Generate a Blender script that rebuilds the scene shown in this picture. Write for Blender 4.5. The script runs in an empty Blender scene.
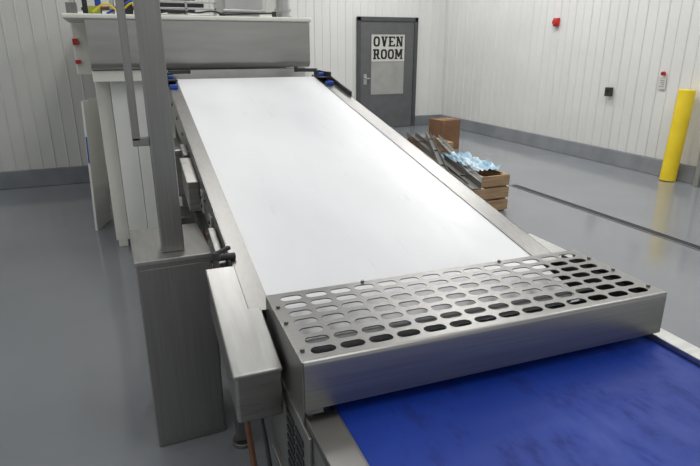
import bpy, bmesh, math, random
from mathutils import Vector, Matrix
import mathutils.noise as mn
random.seed(4)
S=bpy.context.scene
COL=S.collection
S.view_settings.view_transform='Standard'
S.view_settings.look='None'

# ------------------------------------------------------------ materials
def newmat(n):
    m=bpy.data.materials.new(n); m.use_nodes=True
    nt=m.node_tree; b=nt.nodes['Principled BSDF']
    return m,nt,b
def mottled(n,c1,c2,scale=3,rough=.5,metal=0,bump=0,stretch=(1,1,1),r2=None,detail=4,coat=0,spec=.5,p0=.35,p1=.65):
    m,nt,b=newmat(n)
    tc=nt.nodes.new('ShaderNodeTexCoord'); mp=nt.nodes.new('ShaderNodeMapping')
    mp.inputs['Scale'].default_value=stretch
    nz=nt.nodes.new('ShaderNodeTexNoise'); nz.inputs['Scale'].default_value=scale; nz.inputs['Detail'].default_value=detail
    cr=nt.nodes.new('ShaderNodeValToRGB')
    cr.color_ramp.elements[0].position=p0; cr.color_ramp.elements[1].position=p1
    cr.color_ramp.elements[0].color=(*c1,1); cr.color_ramp.elements[1].color=(*c2,1)
    L=nt.links
    L.new(tc.outputs['Object'],mp.inputs['Vector']); L.new(mp.outputs['Vector'],nz.inputs['Vector'])
    L.new(nz.outputs['Fac'],cr.inputs['Fac']); L.new(cr.outputs['Color'],b.inputs['Base Color'])
    b.inputs['Roughness'].default_value=rough; b.inputs['Metallic'].default_value=metal
    b.inputs['Specular IOR Level'].default_value=spec
    b.inputs['Coat Weight'].default_value=coat
    if r2 is not None:
        mr=nt.nodes.new('ShaderNodeMapRange'); mr.inputs['To Min'].default_value=rough; mr.inputs['To Max'].default_value=r2
        mr.inputs['From Min'].default_value=.3; mr.inputs['From Max'].default_value=.7
        L.new(nz.outputs['Fac'],mr.inputs['Value']); L.new(mr.outputs['Result'],b.inputs['Roughness'])
    if bump:
        bp=nt.nodes.new('ShaderNodeBump'); bp.inputs['Strength'].default_value=bump; bp.inputs['Distance'].default_value=.01
        L.new(nz.outputs['Fac'],bp.inputs['Height']); L.new(bp.outputs['Normal'],b.inputs['Normal'])
    return m
STEEL=mottled('brushed_steel',(.36,.35,.33),(.41,.40,.38),scale=9,rough=.27,metal=1,stretch=(.5,.5,14),r2=.34)
RAILM=mottled('rail_steel',(.23,.225,.215),(.28,.275,.265),scale=9,rough=.32,metal=1,stretch=(14,.4,14),r2=.38)
STEELV=mottled('vertical_brushed_steel',(.28,.275,.26),(.315,.31,.295),scale=9,rough=.30,metal=.95,stretch=(14,14,.4),r2=.36)
GUARDM=mottled('satin_guard_steel',(.25,.245,.235),(.28,.275,.265),scale=9,rough=.33,metal=1,stretch=(.3,14,14),r2=.37)
SKIRTM=mottled('satin_skirt_steel',(.27,.265,.255),(.31,.305,.295),scale=9,rough=.33,metal=.92,stretch=(.3,14,14),r2=.38)
STEELD=mottled('dull_steel',(.22,.215,.205),(.27,.265,.25),scale=6,rough=.38,metal=.95,stretch=(5,5,1))
STEELL=mottled('bright_steel',(.50,.50,.48),(.58,.58,.56),scale=6,rough=.34,metal=.95,stretch=(1,8,1))
LIDM=mottled('lid_steel',(.37,.365,.35),(.43,.425,.41),scale=6,rough=.36,metal=.95,stretch=(8,1,1))
HOODM=mottled('hood_steel',(.37,.36,.34),(.43,.42,.40),scale=3,rough=.38,metal=.85,stretch=(.6,1,4))
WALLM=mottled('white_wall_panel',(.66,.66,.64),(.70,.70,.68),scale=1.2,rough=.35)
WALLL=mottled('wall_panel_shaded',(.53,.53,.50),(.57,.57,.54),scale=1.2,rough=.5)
BASEM=mottled('grey_base_paint',(.16,.17,.185),(.20,.21,.225),scale=4,rough=.5)
DOORM=mottled('grey_door_paint',(.10,.10,.105),(.115,.117,.122),scale=6,rough=.5)
FRAMEM=mottled('door_frame_paint',(.06,.062,.065),(.07,.072,.076),scale=6,rough=.45)
CREAM=mottled('cream_paint',(.72,.71,.64),(.78,.77,.70),scale=3,rough=.45)
WHITEP=mottled('white_sheet',(.76,.76,.72),(.82,.82,.78),scale=3,rough=.4)
BLUEP=mottled('blue_plastic',(.01,.06,.36),(.015,.08,.42),scale=4,rough=.4)
BLACK=mottled('black_rubber',(.012,.012,.013),(.02,.02,.022),scale=8,rough=.5)
DEEP=mottled('light_block_black',(.006,.006,.006),(.01,.01,.01),scale=5,rough=.8,spec=.1)  # near-black stands in for shade behind the guard's front slots
DARK=mottled('dark_painted_metal',(.03,.03,.032),(.05,.05,.052),scale=5,rough=.5,metal=.3)
YEL=mottled('yellow_paint',(.80,.58,.015),(.88,.66,.03),scale=4,rough=.45)
RED=mottled('red_plastic',(.42,.012,.01),(.5,.02,.015),scale=6,rough=.4)
WOOD=mottled('rough_wood',(.26,.165,.09),(.42,.285,.165),scale=5,rough=.8,stretch=(1,1,9),bump=.3)
CARD=mottled('cardboard',(.16,.08,.04),(.22,.115,.06),scale=4,rough=.85)
GLASSD=mottled('door_glass',(.30,.30,.285),(.36,.355,.34),scale=4,rough=.15)
SIGNW=mottled('sign_white',(.55,.55,.51),(.60,.60,.56),scale=4,rough=.5)
INK=mottled('black_ink',(.008,.008,.008),(.012,.012,.012),scale=4,rough=.6)
COPPER=mottled('rusty_brown',(.10,.045,.022),(.17,.07,.035),scale=12,rough=.7)
GREEN=mottled('green_yellow_plastic',(.18,.3,.05),(.45,.45,.06),scale=12,rough=.5)
FLIM=mottled('clear_blue_film',(.22,.45,.62),(.62,.72,.78),scale=5,rough=.2,bump=.5,p0=.36,p1=.58)
WROLL=mottled('white_roller',(.80,.80,.80),(.86,.86,.86),scale=5,rough=.35)

def beltmat(name,ca,cb,scuff,r0,r1,spec,sc1=1.5,m1=(1.4,.5,1),m2=(9,1.2,1),sp=(.66,.76),bump=.25,s2=3):
    M_,nt,b=newmat(name); L=nt.links
    tc=nt.nodes.new('ShaderNodeTexCoord'); mp=nt.nodes.new('ShaderNodeMapping'); mp.inputs['Scale'].default_value=m1
    n1=nt.nodes.new('ShaderNodeTexNoise'); n1.inputs['Scale'].default_value=sc1; n1.inputs['Detail'].default_value=3
    cr=nt.nodes.new('ShaderNodeValToRGB'); cr.color_ramp.elements[0].position=.32; cr.color_ramp.elements[1].position=.68
    cr.color_ramp.elements[0].color=(*ca,1); cr.color_ramp.elements[1].color=(*cb,1)
    mp2=nt.nodes.new('ShaderNodeMapping'); mp2.inputs['Scale'].default_value=m2; mp2.inputs['Rotation'].default_value=(0,0,.35)
    n2=nt.nodes.new('ShaderNodeTexNoise'); n2.inputs['Scale'].default_value=s2; n2.inputs['Detail'].default_value=10; n2.inputs['Roughness'].default_value=.7
    c2=nt.nodes.new('ShaderNodeValToRGB'); c2.color_ramp.elements[0].position=sp[0]; c2.color_ramp.elements[1].position=sp[1]
    c2.color_ramp.elements[0].color=(1,1,1,1); c2.color_ramp.elements[1].color=(*scuff,1)
    mx_=nt.nodes.new('ShaderNodeMix'); mx_.data_type='RGBA'; mx_.blend_type='MULTIPLY'; mx_.inputs[0].default_value=1
    L.new(tc.outputs['Object'],mp.inputs['Vector']); L.new(mp.outputs['Vector'],n1.inputs['Vector']); L.new(n1.outputs['Fac'],cr.inputs['Fac'])
    L.new(tc.outputs['Object'],mp2.inputs['Vector']); L.new(mp2.outputs['Vector'],n2.inputs['Vector']); L.new(n2.outputs['Fac'],c2.inputs['Fac'])
    L.new(cr.outputs['Color'],mx_.inputs[6]); L.new(c2.outputs['Color'],mx_.inputs[7]); L.new(mx_.outputs[2],b.inputs['Base Color'])
    mr=nt.nodes.new('ShaderNodeMapRange'); mr.inputs['From Min'].default_value=.35; mr.inputs['From Max'].default_value=.65
    mr.inputs['To Min'].default_value=r0; mr.inputs['To Max'].default_value=r1
    L.new(n2.outputs['Fac'],mr.inputs['Value']); L.new(mr.outputs['Result'],b.inputs['Roughness'])
    b.inputs['Specular IOR Level'].default_value=spec
    bp=nt.nodes.new('ShaderNodeBump'); bp.inputs['Strength'].default_value=bump; bp.inputs['Distance'].default_value=.02
    L.new(n1.outputs['Fac'],bp.inputs['Height']); L.new(bp.outputs['Normal'],b.inputs['Normal'])
    return M_
BELTW=beltmat('white_belt_fabric',(.72,.72,.735),(.84,.84,.85),(.86,.85,.84),.30,.40,.5,sp=(.62,.72),bump=.5)
BELTB=beltmat('blue_belt_fabric',(.006,.032,.26),(.008,.042,.33),(.60,.62,.70),.40,.58,.28,sc1=2.2,m1=(1.3,1,1),m2=(3.2,1.6,1),sp=(.52,.66),bump=.05,s2=4.5)

FLOORM,nt,b=newmat('grey_epoxy_floor')
tc=nt.nodes.new('ShaderNodeTexCoord'); n1=nt.nodes.new('ShaderNodeTexNoise'); n1.inputs['Scale'].default_value=.9; n1.inputs['Detail'].default_value=6
cr=nt.nodes.new('ShaderNodeValToRGB'); cr.color_ramp.elements[0].position=.3; cr.color_ramp.elements[1].position=.7
cr.color_ramp.elements[0].color=(.200,.211,.229,1); cr.color_ramp.elements[1].color=(.235,.247,.265,1)
n2=nt.nodes.new('ShaderNodeTexNoise'); n2.inputs['Scale'].default_value=60; n2.inputs['Detail'].default_value=3
bp=nt.nodes.new('ShaderNodeBump'); bp.inputs['Strength'].default_value=.03; bp.inputs['Distance'].default_value=.004
mr=nt.nodes.new('ShaderNodeMapRange'); mr.inputs['To Min'].default_value=.07; mr.inputs['To Max'].default_value=.18
b.inputs['Specular IOR Level'].default_value=1.0
L=nt.links
L.new(tc.outputs['Object'],n1.inputs['Vector']); L.new(tc.outputs['Object'],n2.inputs['Vector'])
L.new(n1.outputs['Fac'],cr.inputs['Fac']); L.new(cr.outputs['Color'],b.inputs['Base Color'])
L.new(n2.outputs['Fac'],bp.inputs['Height']); L.new(bp.outputs['Normal'],b.inputs['Normal'])
L.new(n1.outputs['Fac'],mr.inputs['Value']); L.new(mr.outputs['Result'],b.inputs['Roughness'])

# ------------------------------------------------------------ mesh helpers
class MB:
    def __init__(s): s.bm=bmesh.new()
    def hexa(s,p):
        v=[s.bm.verts.new(q) for q in p]
        for f in ((0,3,2,1),(4,5,6,7),(0,1,5,4),(1,2,6,5),(2,3,7,6),(3,0,4,7)):
            s.bm.faces.new([v[i] for i in f])
        return s
    def box(s,x0,x1,y0,y1,z0,z1,M=None):
        p=[Vector(c) for c in ((x0,y0,z0),(x1,y0,z0),(x1,y1,z0),(x0,y1,z0),(x0,y0,z1),(x1,y0,z1),(x1,y1,z1),(x0,y1,z1))]
        if M: p=[M@q for q in p]
        return s.hexa(p)
    def slab(s,x0,x1,y0,y1,zt,th,th2=None):
        a,b_=zt(y0),zt(y1); th2=th if th2 is None else th2
        return s.hexa([(x0,y0,a-th),(x1,y0,a-th),(x1,y1,b_-th2),(x0,y1,b_-th2),(x0,y0,a),(x1,y0,a),(x1,y1,b_),(x0,y1,b_)])
    def cyl(s,p0,p1,r,r2=None,n=20):
        p0=Vector(p0);p1=Vector(p1);d=p1-p0; r2=r if r2 is None else r2
        q=d.to_track_quat('Z','Y').to_matrix().to_4x4()
        M=Matrix.Translation((p0+p1)/2)@q
        bmesh.ops.create_cone(s.bm,cap_ends=True,segments=n,radius1=r,radius2=r2,depth=d.length,matrix=M)
        return s
    def beam(s,p0,p1,w,h):
        p0=Vector(p0);p1=Vector(p1);d=p1-p0
        M=Matrix.Translation(p0)@d.to_track_quat('Y','Z').to_matrix().to_4x4()
        return s.box(-w/2,w/2,0,d.length,-h/2,h/2,M)
    def sph(s,c,r,sc=(1,1,1)):
        bmesh.ops.create_uvsphere(s.bm,u_segments=18,v_segments=12,radius=r,matrix=Matrix.Translation(c)@Matrix.Diagonal((*sc,1)))
        return s
    def prof(s,pts,x0,x1):
        a=[s.bm.verts.new((x0,p[0],p[1])) for p in pts]; b_=[s.bm.verts.new((x1,p[0],p[1])) for p in pts]
        n=len(pts)
        for i in range(n): s.bm.faces.new((a[i],a[(i+1)%n],b_[(i+1)%n],b_[i]))
        s.bm.faces.new(a[::-1]); s.bm.faces.new(b_)
        return s
    def obj(s,name,mat,parent=None,M=None,bevel=0,smooth=False,seg=2):
        bmesh.ops.recalc_face_normals(s.bm,faces=s.bm.faces)
        me=bpy.data.meshes.new(name); s.bm.to_mesh(me); s.bm.free()
        me.materials.append(mat)
        o=bpy.data.objects.new(name,me); COL.objects.link(o)
        if smooth:
            for p in me.polygons: p.use_smooth=True
            md=o.modifiers.new('es','EDGE_SPLIT'); md.split_angle=math.radians(35)
        if bevel:
            md=o.modifiers.new('bv','BEVEL'); md.width=bevel; md.segments=seg; md.limit_method='ANGLE'
        if parent is not None:
            o.parent=parent
        elif M is not None: o.matrix_world=M
        return o
def empty(name,loc,label,cat,rotz=0,group=None):
    e=bpy.data.objects.new(name,None); e.empty_display_size=.1
    e.location=loc; e.rotation_euler=(0,0,rotz); COL.objects.link(e)
    e['label']=label; e['category']=cat
    if group: e['group']=group
    return e
def tag(o,label,cat,group=None):
    o['label']=label;o['category']=cat
    if group:o['group']=group
    return o
def struct(o,label=None,cat=None):
    o['kind']='structure'
    if label:o['label']=label
    if cat:o['category']=cat
    return o

# ------------------------------------------------------------ room
WX=6.5; WY=10.4; LY=7.45; JX=2.3; H=4.6
f=MB(); f.box(-5,WX+.2,-3,WY+.2,-.1,0); struct(f.obj('floor',FLOORM),'glossy grey epoxy factory floor','floor')
def ribbed(name,length,mat,M,sp=.155):
    bm=bmesh.new(); prof=[]; x=0
    prof.append((0,0)); k=0
    while x+sp<length:
        w=.022; d=.012 if k%2==0 else .008
        prof+= [(x+sp-w,0),(x+sp-w*.6,d),(x+sp-w*.25,d),(x+sp,0)]
        x+=sp; k+=1
    prof.append((length,0))
    lo=[bm.verts.new((p[0],-p[1],0)) for p in prof]; hi=[bm.verts.new((p[0],-p[1],H)) for p in prof]
    bl=[bm.verts.new((p,.15,z)) for p in (0,length) for z in (0,H)]
    for i in range(len(prof)-1): bm.faces.new((lo[i],lo[i+1],hi[i+1],hi[i]))
    bm.faces.new((bl[0],bl[1],bl[3],bl[2]))
    bm.faces.new((lo[0],hi[0],bl[1],bl[0])); bm.faces.new((lo[-1],bl[2],bl[3],hi[-1]))
    me=bpy.data.meshes.new(name); bm.to_mesh(me); bm.free(); me.materials.append(mat)
    o=bpy.data.objects.new(name,me); COL.objects.link(o); o.matrix_world=M
    return o
struct(ribbed('wall_back',WX-JX,WALLM,Matrix.Translation((JX,WY,0))),'white ribbed wall panels around the grey door','wall')
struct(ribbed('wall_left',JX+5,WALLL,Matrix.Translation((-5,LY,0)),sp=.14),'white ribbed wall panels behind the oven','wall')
struct(ribbed('wall_right',WY+3,WALLM,Matrix.Translation((WX,WY,0))@Matrix.Rotation(-math.pi/2,4,'Z')),'white ribbed wall panels with a grey base','wall')
m=MB(); m.box(JX-.15,JX,LY+.15,WY,0,H); struct(m.obj('wall_side',WALLM),'white wall return','wall')
m=MB(); m.box(-5,JX,LY-.03,LY,0,.21); struct(m.obj('baseboard_left',BASEM,bevel=.008),'grey painted base curb','baseboard')
m=MB(); m.box(JX,4.5,WY-.03,WY,0,.20); m.box(5.84,WX,WY-.03,WY,0,.20); struct(m.obj('baseboard_back',BASEM,bevel=.008),'grey painted base curb','baseboard')
m=MB()
m.hexa([(WX-.10,-3,0),(WX,-3,0),(WX,WY-.03,0),(WX-.10,WY-.03,0),(WX-.05,-3,.2),(WX,-3,.2),(WX,WY-.03,.2),(WX-.05,WY-.03,.2)])
struct(m.obj('baseboard_right',BASEM,bevel=.008),'grey painted base curb','baseboard')

# door
d=empty('door_1',(5.175,WY,0),'grey metal door with a signed window','door'); d['kind']='structure'
m=MB(); m.box(-.655,-.58,-.07,-.015,0,2.11); m.box(.58,.655,-.07,-.015,0,2.11); m.box(-.655,.655,-.07,-.015,2.03,2.11)
m.obj('door_frame',FRAMEM,d,bevel=.006)
m=MB(); zl,zh,xl,xh=.66,1.80,-.36,.38
m.box(-.575,xl,-.05,-.016,.01,2.025); m.box(xh,.575,-.05,-.016,.01,2.025); m.box(xl,xh,-.05,-.016,.01,zl); m.box(xl,xh,-.05,-.016,zh,2.025)
m.obj('door_leaf',DOORM,d)
m=MB(); m.box(xl,xh,-.04,-.02,zl,zh); m.obj('door_window',GLASSD,d)
m=MB()
for a,b_,c,e in ((xl-.02,xl+.005,zl-.02,zh+.02),(xh-.005,xh+.02,zl-.02,zh+.02),(xl,xh,zl-.02,zl+.005),(xl,xh,zh-.005,zh+.02)): m.box(a,b_,-.055,-.045,c,e)
m.obj('window_trim',DOORM,d)
m=MB(); m.box(-.52,-.45,-.06,-.048,.86,1.06); m.cyl((-.485,-.10,.98),(-.485,-.055,.98),.018); m.beam((-.485,-.10,.98),(-.40,-.10,.98),.02,.025)
m.obj('door_handle',STEELL,d,bevel=.003)
sg=empty('door_sign',(5.185,WY-.042,1.32),'pale sign with bold black OVEN ROOM lettering on the door','sign')
m=MB(); m.box(-.362,.362,-.004,.0,-.025,.475); m.obj('sign_board',SIGNW,sg)
def letter(ch,x,z,w,h):
    m=MB(); t=.040; s=.024
    def R(a,b_,c,e): m.box(x+a,x+b_,-.008,-.004,z+c,z+e)
    def D(a,c,b_,e,th=.040):
        m.hexa([(x+a-th/2,-.008,z+c),(x+a+th/2,-.008,z+c),(x+a+th/2,-.004,z+c),(x+a-th/2,-.004,z+c),
                (x+b_-th/2,-.008,z+e),(x+b_+th/2,-.008,z+e),(x+b_+th/2,-.004,z+e),(x+b_-th/2,-.004,z+e)])
    if ch=='O':
        N=24; bm=m.bm; vo=[];vi=[]
        for k in range(N):
            an=2*math.pi*k/N; c,e=math.cos(an),math.sin(an)
            ex=lambda v:math.copysign(abs(v)**.7,v)
            vo.append((x+w/2+w/2*ex(c),z+h/2+h/2*ex(e))); vi.append((x+w/2+(w/2-t)*ex(c),z+h/2+(h/2-.033)*ex(e)))
        A=[bm.verts.new((p[0],-.008,p[1])) for p in vo]; B=[bm.verts.new((p[0],-.008,p[1])) for p in vi]
        C=[bm.verts.new((p[0],-.004,p[1])) for p in vo]; E=[bm.verts.new((p[0],-.004,p[1])) for p in vi]
        for k in range(N):
            j=(k+1)%N; bm.faces.new((A[k],A[j],B[j],B[k])); bm.faces.new((C[j],C[k],E[k],E[j])); bm.faces.new((A[j],A[k],C[k],C[j])); bm.faces.new((B[k],B[j],E[j],E[k]))
    elif ch=='V':
        D(.03,h,w/2,0,.046); D(w-.03,h,w/2,0,.034); R(-.002,.06,h-s,h); R(w-.06,w+.002,h-s,h)
    elif ch=='E':
        R(.01,.01+t,0,h); R(-.005,w,0,s+.004); R(-.005,w,h-s-.004,h); R(.01,w*.7,h/2-.014,h/2+.014); R(w-.022,w,0,.052); R(w-.022,w,h-.052,h)
    elif ch=='N':
        R(.01,.01+.032,0,h); R(w-.034,w-.005,0,h); D(.03,h,w-.026,0,.044); R(-.006,.055,0,s); R(-.006,.04,h-s,h); R(w-.055,w+.006,h-s,h)
    elif ch=='R':
        R(.01,.01+t,0,h); R(-.006,.062,0,s); R(-.006,w*.8,h-.03,h); R(.02,w*.8,h*.42,h*.42+.028); R(w*.8-.036,w*.85,h*.46,h-.01); D(w*.55,h*.45,w-.03,0,.04); R(w-.05,w+.006,0,s)
    elif ch=='M':
        R(.01,.042,0,h); R(w-.042,w-.01,0,h); D(.03,h,w/2,.04,.04); D(w-.03,h,w/2,.04,.04); R(-.006,.058,0,s); R(w-.058,w+.006,0,s); R(-.006,.04,h-s,h); R(w-.04,w+.006,h-s,h)
    m.obj('letter',INK,sg)
for i,ch in enumerate('OVEN'): letter(ch,-.320+i*.165,.250,.140,.188)
for i,(ch,x,w) in enumerate((('R',-.32,.146),('O',-.160,.138),('O',-.007,.138),('M',.150,.168))): letter(ch,x,.015,w,.188)

# wall devices
a=empty('fire_alarm',(WX-.016,7.2,1.93),'small red alarm sounder on the ribbed wall','alarm')
m=MB(); m.box(-.03,.004,-.06,.06,-.06,.06); m.obj('base_plate',RED,a,bevel=.008)
m=MB(); m.cyl((-.07,0,0),(-.03,0,0),.035,.045); m.obj('sounder',RED,a,smooth=True)
a=empty('wall_switch_box',(WX-.016,6.0,.98),'small dark junction box on the ribbed wall','switch box')
m=MB(); m.box(-.06,.004,-.045,.045,-.06,.06); m.obj('housing',DARK,a,bevel=.006)
m=MB(); m.cyl((-.075,0,.01),(-.06,0,.01),.018); m.obj('button',BLACK,a)
a=empty('wall_notice',(WX-.016,5.2,1.14),'small white notice with dark lines on the ribbed wall','notice')
m=MB(); m.box(-.004,.002,-.05,.05,-.07,.07); m.obj('notice_sheet',SIGNW,a)
m=MB()
for i in range(4): m.box(-.006,-.004,-.03,.03-.01*(i%3),.03-i*.024,.036-i*.024)
m.obj('printed_lines',DOORM,a)
a=empty('call_point',(WX-.016,5.2,1.26),'small red round call point above a notice','alarm')
m=MB(); m.cyl((-.03,0,0),(0.004,0,0),.025); m.obj('housing',RED,a,smooth=True)
m=MB(); m.cyl((-.034,0,0),(-.03,0,0),.010); m.obj('button',DARK,a,smooth=True)
m=MB(); m.box(WX-.16,WX-.101,4.05,4.42,0,1.12); m.box(WX-.19,WX-.16,4.36,4.42,0,1.12)
tag(m.obj('wall_guard',STEELL,bevel=.01),'stainless guard plate beside the yellow bollard','wall guard')

# bollard (leans slightly)
bl=empty('bollard',(6.30,4.75,0),'yellow painted steel safety bollard leaning slightly near the wall','bollard')
bl.rotation_euler=(0,math.radians(3.2),0)
m=MB(); m.cyl((0,0,.006),(0,0,1.09),.093,n=32); m.obj('post',YEL,bl,smooth=True)
m=MB(); m.cyl((0,0,1.09),(0,0,1.10),.093,.082,n=32); m.obj('cap',YEL,bl,smooth=True)
# trench drain
dr=empty('trench_drain',(4.37,2.2,0),'narrow dark trench drain let into the grey floor','drain')
m=MB(); m.box(-.042,.042,-4,3.1,.0005,.003); m.obj('slot',BLACK,dr)
m=MB(); m.box(-.055,-.042,-4,3.1,.0005,.005); m.box(.042,.055,-4,3.1,.0005,.005); m.obj('edge_strip',BASEM,dr)

# ------------------------------------------------------------ inclined conveyor
PH=-.03
PV=(.343,1.093,0)
cv=empty('inclined_conveyor',PV,'stainless inclined conveyor with a wide white belt feeding the oven','conveyor',rotz=PH)
zt=lambda s:.86+.197*(s-.468)
U0,U1=.02,1.02; S0,S1=.275,3.08
m=MB(); r=.035
prof=[]
top=[(S0+(S1-S0)*i/12) for i in range(13)]
for s in top: prof.append((s,zt(s)))
c=(S1+.193*r,zt(S1)-r)
for i in range(1,8):
    an=math.radians(90+11-i*180/8); prof.append((c[0]+r*math.cos(an),c[1]+r*math.sin(an)))
for s in reversed(top): prof.append((s+.01,zt(s)-2*r))
c=(S0,zt(S0)-r)
for i in range(1,8):
    an=math.radians(270+11-i*180/8); prof.append((c[0]+r*math.cos(an),c[1]+r*math.sin(an)))
a0=[m.bm.verts.new((U0,p[0],p[1])) for p in prof]; a1=[m.bm.verts.new((U1,p[0],p[1])) for p in prof]
for i in range(len(prof)):
    j=(i+1)%len(prof); m.bm.faces.new((a0[i],a0[j],a1[j],a1[i]))
o=m.obj('belt',BELTW,cv,smooth=True); o['label']='wide clean white fabric conveyor belt'
def sub(name,mat,par,fn,**k):
    m=MB(); fn(m); return m.obj(name,mat,par,**k)
for (x0,x1) in ((-.048,.020),(1.016,1.105)):
    m=MB(); m.slab(x0,x1,.40,3.12,lambda s:zt(s)+.004,.003)
    xs=x0 if x0<0 else x1-.004
    m.slab(xs,xs+.004,.40,3.12,lambda s:zt(s)+.004,.17)
    rail=m.obj('side_rail',RAILM,cv)
    xs=x0-.006 if x0<0 else x1
    for k in range(9):
        s=.75+k*.28
        sub('bolt',STEELD,rail,lambda m:m.cyl((xs-.002,s,zt(s)-.06),(xs+.008,s,zt(s)-.06),.010,n=8))
m=MB(); m.cyl((U0,S1+.005,zt(S1)-.036),(U1,S1+.005,zt(S1)-.036),.031); m.cyl((-.07,S1+.005,zt(S1)-.036),(1.11,S1+.005,zt(S1)-.036),.012); m.obj('end_roller',STEELL,cv,smooth=True)
m=MB(); m.cyl((U0,S0,zt(S0)-.036),(U1,S0,zt(S0)-.036),.031); m.obj('end_roller',STEELL,cv,smooth=True)
m=MB(); m.cyl((.30,.19,.845),(1.06,.19,.845),.011); m.cyl((.02,.19,.845),(1.09,.19,.845),.005); m.obj('transfer_bar',WROLL,cv,smooth=True)
m=MB(); m.slab(.03,1.01,.36,3.0,lambda s:zt(s)-.01,.045); m.obj('slider_bed',STEELD,cv)
for (x,s) in ((-.02,.9),(1.06,.9),(-.02,2.75),(1.06,2.75)):
    m=MB(); m.box(x-.025,x+.025,s-.025,s+.025,.03,zt(s)-.15); m.cyl((x,s,0),(x,s,.02),.045); m.cyl((x,s,.0),(x,s,.04),.014); m.obj('leg',STEELD,cv,bevel=.003)
m=MB()
for s in (.9,2.75): m.box(-.0,1.04,s-.02,s+.02,.3,.34); m.box(0,1.04,s-.02,s+.02,zt(s)-.2,zt(s)-.16)
for x in (-.02,1.06): m.box(x-.02,x+.02,.9,2.75,.3,.34)
m.obj('cross_brace',STEELD,cv,bevel=.003)
m=MB(); m.slab(.0,1.04,.5,2.9,lambda s:zt(s)-.17,.01); m.obj('drip_pan',STEELD,cv)
m=MB(); m.box(.02,1.08,.006,.22,.775,.779); m.box(.02,1.08,.22,.224,.70,.779); m.obj('light_block_plate',DEEP,cv)  # added plate, blocks light so the guard's front slots stay dark
m=MB(); m.box(.012,.018,.02,.39,.76,.88); m.obj('inner_side_plate',STEELL,cv)
m=MB(); m.box(1.09,1.096,.02,.39,.76,.88); m.obj('inner_side_plate',DARK,cv)
for sx,x in ((-1,-.02),(1,1.06)):
    z=zt(3.0)
    m=MB(); m.box(x-.035,x+.035,2.90,3.16,z+.012,z+.022); m.box(x-.035+(.06 if sx>0 else 0),x-.025+(.06 if sx>0 else 0),2.90,3.16,z+.0,z+.055); m.box(x-.02,x+.02,3.10,3.15,z+.02,z+.06)
    m.obj('corner_bracket',DARK,cv,bevel=.003)
    m=MB(); m.box(x-.02,x+.02,3.01,3.06,z+.022,z+.045); m.obj('blue_block',BLUEP,cv,bevel=.006)
    m=MB(); m.box(x-.025,x+.025,2.82,2.87,z-.03,z-.005); m.obj('blue_block',BLUEP,cv,bevel=.004)
    m=MB(); m.beam((x,3.13,z+.06),(x-sx*.14,3.22,z+.06),.03,.025); m.cyl((x-sx*.14,3.22,z+.045),(x-sx*.14,3.22,z+.085),.014)
    m.obj('guide_arm',DARK,cv,bevel=.003)
m=MB(); m.slab(1.107,1.120,2.55,3.0,lambda s:zt(s)+.03,.05); m.obj('chain_guide',DARK,cv,bevel=.003)
m=MB(); m.slab(1.107,1.145,2.72,2.95,lambda s:zt(s)-.025,.10); m.obj('side_housing',STEELD,cv,bevel=.003)
# drive cover boxes
zz=lambda s:.80+.26*(s-.15)
def lpoly(m,zoff,th,g=0):
    a0_,a1_,b0,b1=-.138-g,-.014,.15-g,.60+g
    pts=[(a0_,b0),(a1_,b0),(a1_,.392),(-.05,.392),(-.05,b1),(a0_,b1)]
    t=[m.bm.verts.new((x,y,zz(y)+zoff)) for x,y in pts]; l=[m.bm.verts.new((x,y,zz(y)+zoff-th)) for x,y in pts]
    m.bm.faces.new(t); m.bm.faces.new(l[::-1])
    for i in range(6): m.bm.faces.new((t[i],l[i],l[(i+1)%6],t[(i+1)%6]))
m=MB(); lpoly(m,0,.145)
dc=m.obj('drive_cover',STEEL,cv,bevel=.008,seg=3)
m=MB(); lpoly(m,.005,.012,.005)
m.obj('cover_lid',LIDM,dc,bevel=.004,seg=3)
for k in (.2,.5): sub('bolt',STEELD,dc,lambda m:m.cyl((-.142,k,zz(k)-.04),(-.137,k,zz(k)-.04),.007,n=8))
m=MB(); m.box(1.109,1.20,.42,.70,.74,.845); m.box(1.108,1.205,.415,.705,.84,.85)
m.obj('drive_cover',STEELL,cv,bevel=.006)
m=MB(); m.cyl((-.10,.66,.93),(-.10,.66,.955),.016,.012); m.beam((-.10,.66,.95),(-.05,.68,.96),.014,.012)
m.cyl((-.09,.70,.92),(-.03,.70,.92),.012); m.obj('clamp_handle',DARK,cv,bevel=.002)
for (s0,s1,u0,h0,h1,mt) in ((.78,1.02,-.075,-.16,-.05,STEELD),(1.50,1.78,-.10,-.20,-.06,STEEL),(1.86,2.0,-.075,-.17,-.07,STEELD)):
    m=MB(); m.slab(u0,-.05,s0,s1,lambda s:zt(s)+h1,h1-h0); m.slab(u0-.004,-.05,s0-.01,s1+.01,lambda s:zt(s)+h1+.004,.01)
    m.obj('side_housing',mt,cv,bevel=.003)
m=MB(); m.box(-.16,-.05,2.05,2.5,.80,1.06); m.obj('junction_box',STEEL,cv,bevel=.006)
m=MB(); m.box(-.14,-.05,1.78,1.98,.60,.76); m.cyl((-.10,1.98,.68),(-.10,2.12,.68),.045); m.obj('gear_motor',STEELD,cv,bevel=.006)
m=MB(); m.box(-.10,-.05,1.15,1.6,.50,.68); m.box(-.11,-.05,1.2,1.3,.68,.76); m.obj('side_housing',STEELD,cv,bevel=.004)
for k in range(2):
    s=1.12+k*.24
    m=MB(); m.box(-.058,-.048,s-.03,s+.03,zt(s)-.14,zt(s)-.04); bk=m.obj('frame_bracket',STEELL,cv,bevel=.002)
    for dz in (-.07,-.11): sub('bolt',DARK,bk,lambda m:m.cyl((-.064,s,zt(s)+dz),(-.058,s,zt(s)+dz),.008,n=8))
m=MB(); m.cyl((-.13,1.35,.72),(-.10,1.35,.66),.008); m.sph((-.135,1.35,.73),.012); m.obj('red_knob',RED,cv,smooth=True)
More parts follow.
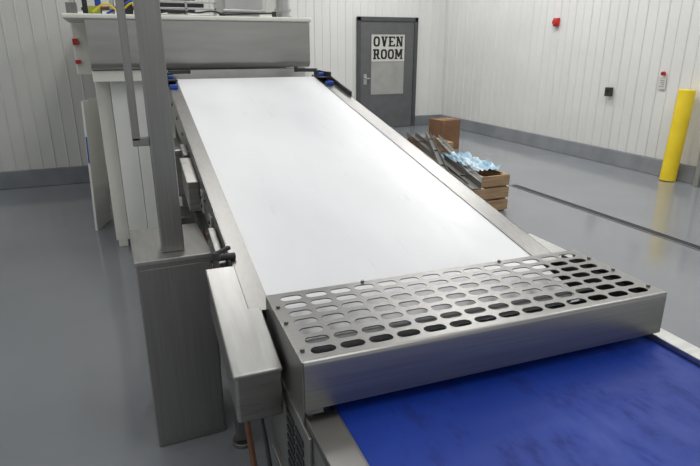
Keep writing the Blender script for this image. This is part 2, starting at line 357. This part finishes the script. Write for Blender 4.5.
def tube(name,pts,r,mat,parent):
    cu=bpy.data.curves.new(name,'CURVE'); cu.dimensions='3D'; cu.bevel_depth=r; cu.bevel_resolution=3
    sp=cu.splines.new('BEZIER'); sp.bezier_points.add(len(pts)-1)
    for p,bp_ in zip(pts,sp.bezier_points): bp_.co=p; bp_.handle_left_type=bp_.handle_right_type='AUTO'
    t=bpy.data.objects.new('t',cu); COL.objects.link(t)
    bpy.context.view_layer.update()
    me=bpy.data.meshes.new_from_object(t.evaluated_get(bpy.context.evaluated_depsgraph_get()))
    bpy.data.objects.remove(t)
    me.materials.clear(); me.materials.append(mat)
    for p in me.polygons: p.use_smooth=True
    o=bpy.data.objects.new(name,me); COL.objects.link(o); o.parent=parent; return o
tube('cable',[(-.06,1.3,.75),(-.07,1.0,.60),(-.05,.7,.62),(-.03,.45,.50),(-.03,.25,.30),(-.02,.1,.02)],.007,BLACK,cv)
tube('cable',[(-.06,2.1,.95),(-.09,1.8,.90),(-.07,1.5,.84),(-.09,1.2,.82),(-.06,.95,.78)],.006,BLACK,cv)
tube('hose',[(-.03,1.7,.70),(-.02,1.2,.45),(-.03,.8,.35),(-.05,.45,.2),(-.05,.3,.02)],.011,COPPER,cv)

# perforated guard
GW,GD,GZ=1.12,.39,.90
nc,nr=14,7; cx,cy=.0765,.0515; mx=(GW-nc*cx)/2; my=(GD-nr*cy)/2
bm=bmesh.new()
def ringhole(X,Y):
    hl,hw=.0320,.0162
    pts=[]
    N=8
    for i in range(N+1): an=-math.pi/2+math.pi*i/N; pts.append((hl-hw+hw*math.cos(an),hw*math.sin(an)))
    for i in range(N+1): an=math.pi/2+math.pi*i/N; pts.append((-(hl-hw)+hw*math.cos(an),hw*math.sin(an)))
    inner=[bm.verts.new((X+p[0],Y+p[1],0)) for p in pts]
    low=[bm.verts.new((X+p[0],Y+p[1],-.003)) for p in pts]
    hx,hy=cx/2,cy/2
    br=bm.verts.new((X+hx,Y-hy,0)); tr=bm.verts.new((X+hx,Y+hy,0)); tl=bm.verts.new((X-hx,Y+hy,0)); bl_=bm.verts.new((X-hx,Y-hy,0))
    n=N+1
    mid=N//2
    for i in range(mid): bm.faces.new((br,inner[i+1],inner[i]))
    bm.faces.new((br,tr,inner[mid]))
    for i in range(mid,N): bm.faces.new((tr,inner[i+1],inner[i]))
    bm.faces.new((tr,tl,inner[n],inner[N]))
    for i in range(n,n+mid): bm.faces.new((tl,inner[i+1],inner[i]))
    bm.faces.new((tl,bl_,inner[n+mid]))
    for i in range(n+mid,n+N): bm.faces.new((bl_,inner[i+1],inner[i]))
    bm.faces.new((bl_,br,inner[0],inner[2*N+1]))
    k=len(inner)
    for i in range(k): bm.faces.new((inner[i],inner[(i+1)%k],low[(i+1)%k],low[i]))
for i in range(nc):
    for j in range(nr): ringhole(mx+cx*(i+.5),my+cy*(j+.5))
def q(x0,x1,y0,y1):
    bm.faces.new([bm.verts.new(p) for p in ((x0,y0,0),(x1,y0,0),(x1,y1,0),(x0,y1,0))])
q(0,mx,0,GD); q(GW-mx,GW,0,GD); q(mx,GW-mx,0,my); q(mx,GW-mx,GD-my,GD)
bmesh.ops.remove_doubles(bm,verts=bm.verts,dist=.0001)
me=bpy.data.meshes.new('guard'); bm.to_mesh(me); bm.free(); me.materials.append(GUARDM)
g=bpy.data.objects.new('guard',me); COL.objects.link(g); g.parent=cv; g.location=(0,0,GZ); g.rotation_euler=(0,0,-.015); g['label']='stainless guard cover perforated with oblong slots'
m=MB()
pr=[(.003,.0005),(-.002,-.0005),(-.006,-.004),(-.008,-.010),(-.008,-.130),(.012,-.130),(.012,-.127),(-.005,-.127),(-.005,-.010),(.003,-.003)]
m.prof(pr,0,GW)
m.box(-.004,0,-.004,GD,-.17,0); m.box(GW,GW+.004,-.004,GD,-.130,0)
m.obj('guard_skirt',SKIRTM,g,smooth=True)
for (x,y) in ((.012,.05),(.012,.3),(.010,.2),(GW-.012,.05),(GW-.012,.3),(.3,.383),(.8,.383),(GW-.012,.19)):
    m=MB(); m.cyl((x,y,0),(x,y,.006),.006,n=6); m.obj('bolt',STEELD,g)

# ------------------------------------------------------------ blue conveyor (near)
bc=empty('blue_belt_conveyor',PV,'flat conveyor with a blue belt under the perforated guard','conveyor',rotz=PH)
BZ=.74
m=MB(); m.box(.085,1.105,-1.6,.09,BZ-.006,BZ); m.box(.085,1.105,-1.6,.09,BZ-.08,BZ-.075)
m.cyl((.085,.09,BZ-.04),(1.105,.09,BZ-.04),.04)
o=m.obj('belt',BELTB,bc); o['label']='scuffed blue fabric belt'
m=MB(); m.box(.10,1.09,-1.6,.05,BZ-.07,BZ-.007); m.obj('slider_bed',STEELD,bc)
m=MB(); m.box(-.0,.08,-1.6,.0,BZ-.012,BZ+.012); m.box(0,.006,-1.6,.38,.42,BZ+.012); m.box(.074,.08,-1.6,.0,BZ-.1,BZ+.014); m.obj('side_frame',STEEL,bc,bevel=.003)
m=MB(); m.box(1.11,1.17,-1.6,.30,BZ-.012,BZ+.018); m.box(1.164,1.17,-1.6,.30,BZ-.25,BZ+.018); m.obj('side_frame',STEELL,bc,bevel=.003)
m=MB(); m.box(-.008,.0,-.06,.34,.40,.73); m.box(-.012,-.008,-.06,.34,.40,.415); vp=m.obj('vent_panel',STEEL,bc,bevel=.002)
m=MB()
for r_ in range(7):
    for c_ in range(2): m.box(-.0105,-.008,-.01+c_*.085,.06+c_*.085,.50+r_*.028,.516+r_*.028)
m.obj('louvre_slots',BLACK,vp)
for (x,s) in ((.03,.12),(1.15,.12),(.03,-1.4),(1.15,-1.4)):
    m=MB(); m.box(x-.022,x+.012,s-.025,s+.025,.03,.66); m.cyl((x,s,0),(x,s,.02),.04); m.cyl((x,s,0),(x,s,.05),.012); m.obj('leg',STEELD,bc,bevel=.003)
m=MB(); m.box(.03,1.15,.10,.14,.25,.29); m.box(.01,.04,-1.4,.12,.25,.29); m.obj('cross_brace',STEELD,bc)

# ------------------------------------------------------------ pedestal with post
pd=empty('control_pedestal',(.185,2.3,0),'stainless floor cabinet carrying a tall square post','machine pedestal')
m=MB(); m.box(-.165,.115,-.205,.2,0,.825); m.obj('cabinet_body',STEELV,pd,bevel=.006)
m=MB(); m.box(-.172,.118,-.212,.207,.815,.835); m.obj('cabinet_top',LIDM,pd,bevel=.004)
m=MB(); m.box(-.155,.105,-.209,-.205,.03,.80); m.obj('cabinet_door',STEELV,pd,bevel=.003)
m=MB(); m.box(-.062,.020,-.145,-.062,.835,2.6); m.obj('post',STEELV,pd,bevel=.0025,seg=1)
m=MB(); m.box(-.121,-.094,-.13,-.10,1.27,2.6); m.box(-.121,-.062,-.13,-.10,1.25,1.28); m.box(-.121,-.062,-.13,-.10,1.78,1.80); m.obj('side_bar',STEELV,pd,bevel=.002)

# ------------------------------------------------------------ oven
ov=empty('tunnel_oven',(.73,4.5,0),'industrial tunnel oven with stainless hood and cream side panels','oven')
x0,x1=-.81,.82
pts=[(.9,1.77),(0,1.77)]
for i in range(7):
    an=math.radians(180+i*15); pts.append((.05+.05*math.cos(an),1.48+.05*math.sin(an)))
pts+= [(.9,1.43)]
m=MB(); m.prof(pts,x0,x1); m.obj('hood',HOODM,ov,smooth=True)
m=MB(); m.box(x0-.14,x1+.012,-.02,.92,1.772,1.805); m.obj('top_cover',CREAM,ov,bevel=.010)
m=MB(); m.box(x0,x0+.42,.05,.7,1.345,1.425); m.obj('cream_band',CREAM,ov,bevel=.006)
m=MB(); m.box(x0+.43,x1-.02,.06,.10,1.345,1.425); m.obj('infeed_lip',STEELL,ov,bevel=.006)
m=MB(); m.box(x0+.08,x1-.05,.35,2.7,.28,1.36); m.obj('body',CREAM,ov,bevel=.008)
m=MB(); m.box(x0+.44,x1-.1,.06,.35,1.18,1.34); m.box(x0+.44,x1-.1,.35,.9,1.36,1.43); m.obj('infeed_table',STEELD,ov,bevel=.004)
m=MB(); m.box(x0-.13,x1-.02,.93,2.8,1.36,1.86); m.obj('upper_housing',CREAM,ov,bevel=.01)
for x in (x0+.12,x1-.15):
    for y in (.6,2.5):
        m=MB(); m.box(x-.05,x+.05,y-.05,y+.05,0,.30); m.obj('leg',DARK,ov,bevel=.004)
m=MB(); m.box(-.805,-.703,.30,.34,.06,1.345); m.box(-.79,-.72,.305,.335,0,.06); m.obj('side_panel',CREAM,ov,bevel=.004)
m=MB(); m.box(-.702,-.56,.16,.24,0,1.344); m.obj('side_panel',WHITEP,ov,bevel=.004)
m=MB(); m.box(-.557,-.36,.13,.30,.02,1.344); m.box(-.55,-.40,.15,.28,0,.02); m.obj('side_panel',WHITEP,ov,bevel=.004)
m=MB(); m.box(.48,.62,.1,.25,1.05,1.33); m.obj('side_column',STEELD,ov,bevel=.005)
# roof equipment
m=MB()
for (a,b_) in ((-.34,-.325),(.085,.10),(-.125,-.11)): m.box(a,b_,.03,.05,1.805,1.90)
m.box(-.34,.10,.03,.05,1.845,1.86); m.box(-.34,.10,.03,.05,1.89,1.905); m.box(-.34,.10,.05,.5,1.805,1.815); m.obj('roof_rack',STEELL,ov,bevel=.002)
m=MB(); m.box(.16,.50,.10,.55,1.84,1.86); m.box(.18,.48,.12,.53,1.86,2.3); m.box(.2,.46,.15,.5,1.805,1.84); m.obj('roof_plenum',STEELL,ov,bevel=.005)
m=MB(); m.cyl((.64,.12,1.805),(.64,.12,2.5),.05); m.cyl((.64,.12,1.85),(.64,.12,1.87),.066); m.cyl((.64,.12,1.805),(.64,.12,1.82),.07); m.obj('exhaust_pipe',STEELL,ov,smooth=True)
m=MB(); m.cyl((-.28,.3,1.90),(-.02,.3,1.90),.06,n=24); m.cyl((-.02,.3,1.90),(.05,.3,1.90),.025); m.box(-.22,-.08,.24,.36,1.815,1.86); m.obj('blower_motor',DARK,ov,smooth=True)
m=MB(); m.beam((.12,.03,1.815),(.56,.03,1.835),.012,.012); m.box(.13,.16,.02,.05,1.805,1.825); m.box(.53,.56,.02,.05,1.805,1.845); m.obj('lid_lever',DARK,ov,bevel=.002)
m=MB(); m.cyl((-.7,.2,1.85),(-.36,.2,1.86),.014); m.obj('gas_pipe',COPPER,ov,smooth=True)
m=MB(); m.box(-.55,-.48,.15,.3,1.805,1.92); m.obj('valve_body',DARK,ov,bevel=.003)
for x,y,r_,mt in ((-.88,.3,.02,STEELL),(-.80,.3,.018,DARK),(-.71,.30,.022,BLUEP),(-.62,.12,.014,STEELL),(-.45,.12,.018,COPPER),(-.39,.25,.022,STEELL)):
    m=MB(); m.cyl((x,y,1.805),(x,y,2.4),r_); m.cyl((x,y,1.84),(x,y,1.86),r_*1.5); m.obj('riser_pipe',mt,ov,smooth=True)
m=MB(); m.box(-.78,-.70,.08,.14,1.805,1.86); m.obj('connector',GREEN,ov,bevel=.004)
m=MB(); m.cyl((-.44,.04,1.825),(-.36,.04,1.825),.018); m.obj('connector',GREEN,ov,smooth=True)
m=MB(); m.box(-.59,-.54,.04,.09,1.805,1.85); m.obj('connector',RED,ov,bevel=.003)
m=MB(); m.box(-.92,-.85,.10,.18,1.805,1.88); m.obj('connector',STEELD,ov,bevel=.003)
m=MB(); m.box(-.94,-.90,.89,.93,1.60,1.65); m.obj('red_fitting',RED,ov)
m=MB(); m.box(-.94,-.90,.89,.93,1.45,1.48); m.obj('red_fitting',RED,ov)
tube('hose',[(-.75,.05,1.82),(-.66,.02,1.87),(-.58,.03,1.83),(-.48,.01,1.88),(-.38,.03,1.82)],.007,YEL,ov)
tube('hose',[(-.66,.08,1.81),(-.56,.02,1.86),(-.46,.04,1.90),(-.36,.02,1.85),(-.30,.02,1.812)],.008,BLUEP,ov)
tube('hose',[(-.34,.01,1.815),(-.2,.0,1.835),(-.05,.01,1.825),(.08,.0,1.835),(.14,.01,1.815)],.006,BLACK,ov)

# leaning panel
lp=empty('spare_panel',(-.25,5.35,0),'white spare panel leaning beside the oven','panel')
Mx=Matrix.Rotation(math.radians(-20),4,'Z')@Matrix.Rotation(math.radians(2),4,'Y')
m=MB(); m.box(0,.02,0,.36,.0,1.15,Mx); m.obj('sheet',WHITEP,lp,bevel=.002)
m=MB(); m.box(.006,.018,-.003,.0,.62,.85,Mx); m.obj('edge_strip',BLUEP,lp)

# ------------------------------------------------------------ crate, channels, carton
def crate(name,loc,w,dp,h,label):
    e=empty(name,loc,label,'crate')
    for yy in (0,dp-.02):
        for k in range(3):
            m=MB(); z=.02+k*(h/3); m.box(0,w,yy,yy+.02,z,z+h/3-.022); m.obj('plank',WOOD,e,bevel=.003)
    for xx in (0,w-.02):
        for k in range(3):
            m=MB(); z=.02+k*(h/3); m.box(xx,xx+.02,.021,dp-.021,z,z+h/3-.022); m.obj('plank',WOOD,e,bevel=.003)
    for xx in (.021,w-.071):
        for yy in (.021,dp-.071):
            m=MB(); m.box(xx,xx+.05,yy,yy+.05,0,h); m.obj('corner_block',WOOD,e,bevel=.003)
    m=MB(); m.box(.02,w-.02,.02,dp-.02,.05,.07); m.obj('bottom_board',WOOD,e)
    return e
crate('wooden_crate',(2.75,4.42,0),.85,.95,.38,'open wooden crate holding metal parts and plastic film')
crate('wooden_crate',(3.45,6.3,0),.7,.55,.38,'low wooden crate under the ends of steel channels')
def channel(p0,p1,w,h,label,mat=STEELD):
    p0=Vector(p0);p1=Vector(p1);d_=p1-p0
    M=Matrix.Translation(p0)@d_.to_track_quat('Y','Z').to_matrix().to_4x4(); l=d_.length
    m=MB(); m.box(-w/2,w/2,0,l,0,.004,M); m.box(-w/2,-w/2+.004,0,l,.004,h,M); m.box(w/2-.004,w/2,0,l,.004,h,M)
    for k in range(3): m.box(-w/2,w/2,l*(k+.5)/3-.01,l*(k+.5)/3+.01,.004,.02,M)
    o=m.obj('steel_channel',mat); tag(o,label,'metal channel','steel channels laid over the crates'); return o
channel((2.72,3.9,.392),(3.58,6.95,.392),.12,.05,'long grey steel channel resting on the wooden crates',STEELL)
channel((2.88,4.0,.392),(3.84,6.9,.392),.12,.06,'long grey steel channel resting on the wooden crates')
channel((3.05,4.2,.392),(4.06,6.6,.392),.08,.05,'narrow bright steel channel resting on the wooden crates',STEELL)
channel((2.80,4.35,.455),(3.90,6.55,.455),.06,.04,'narrow steel channel lying across other channels',STEELD)
m=MB()
N=16
vs=[[m.bm.verts.new((3.31+.28*i/N+.04*j/N,4.55+.78*j/N,.385+.09*abs(mn.noise(Vector((i*.35,j*.35,1))))+.02)) for j in range(N+1)] for i in range(N+1)]
for i in range(N):
    for j in range(N): m.bm.faces.new((vs[i][j],vs[i+1][j],vs[i+1][j+1],vs[i][j+1]))
o=m.obj('plastic_film',FLIM); tag(o,'crumpled pale blue plastic sheet on the wooden crate','plastic film')
o.modifiers.new('so','SOLIDIFY').thickness=.004
cb=empty('cardboard_box',(4.98,7.85,0),'closed brown cardboard carton standing on the floor','box',rotz=.1)
m=MB(); m.box(-.18,.18,-.18,.18,0,.46); m.obj('carton',CARD,cb,bevel=.006)
m=MB(); m.box(-.18,.18,-.179,-.003,.461,.465); m.obj('flap',CARD,cb)
m=MB(); m.box(-.18,.18,.003,.179,.461,.465); m.obj('flap',CARD,cb)
m=MB(); m.box(-.181,.181,-.025,.025,.4655,.4665); m.obj('tape',WOOD,cb)

# ------------------------------------------------------------ lights, world, camera
w=bpy.data.worlds.new('World'); S.world=w; w.use_nodes=True
nt=w.node_tree; L=nt.links; bg=nt.nodes['Background']
tc=nt.nodes.new('ShaderNodeTexCoord'); mp=nt.nodes.new('ShaderNodeMapping'); mp.inputs['Scale'].default_value=(2.6,.9,1.4)
nz=nt.nodes.new('ShaderNodeTexNoise'); nz.inputs['Scale'].default_value=1.6; nz.inputs['Detail'].default_value=1
cr=nt.nodes.new('ShaderNodeValToRGB'); cr.color_ramp.elements[0].position=.36; cr.color_ramp.elements[1].position=.64
cr.color_ramp.elements[0].color=(.32,.33,.345,1); cr.color_ramp.elements[1].color=(.94,.96,.96,1)
L.new(tc.outputs['Generated'],mp.inputs['Vector']); L.new(mp.outputs['Vector'],nz.inputs['Vector']); L.new(nz.outputs['Fac'],cr.inputs['Fac']); L.new(cr.outputs['Color'],bg.inputs['Color'])
bg.inputs['Strength'].default_value=.82
def area(n,loc,sx,sy,e,rot=(0,0,0),col=(1,.99,.97)):
    l=bpy.data.lights.new(n,'AREA'); l.shape='RECTANGLE'; l.size=sx; l.size_y=sy; l.energy=e; l.color=col
    o=bpy.data.objects.new(n,l); COL.objects.link(o); o.location=loc; o.rotation_euler=rot
    return o
for x,y,e in ((1.4,1.2,32),(1.0,5.4,36),(4.6,3.0,72),(4.6,6.5,84),(4.5,9.2,52),(-2.4,3,10)):
    area('ceiling_light',(x,y,4.4),.5,2.4,e)
cam=bpy.data.cameras.new('Camera'); cam.lens=28.8; cam.sensor_width=36; cam.clip_start=.02
co=bpy.data.objects.new('Camera',cam); COL.objects.link(co)
co.location=(0,0,1.6); co.rotation_euler=(math.radians(90-18.56),0,math.radians(-22.9))
S.camera=co
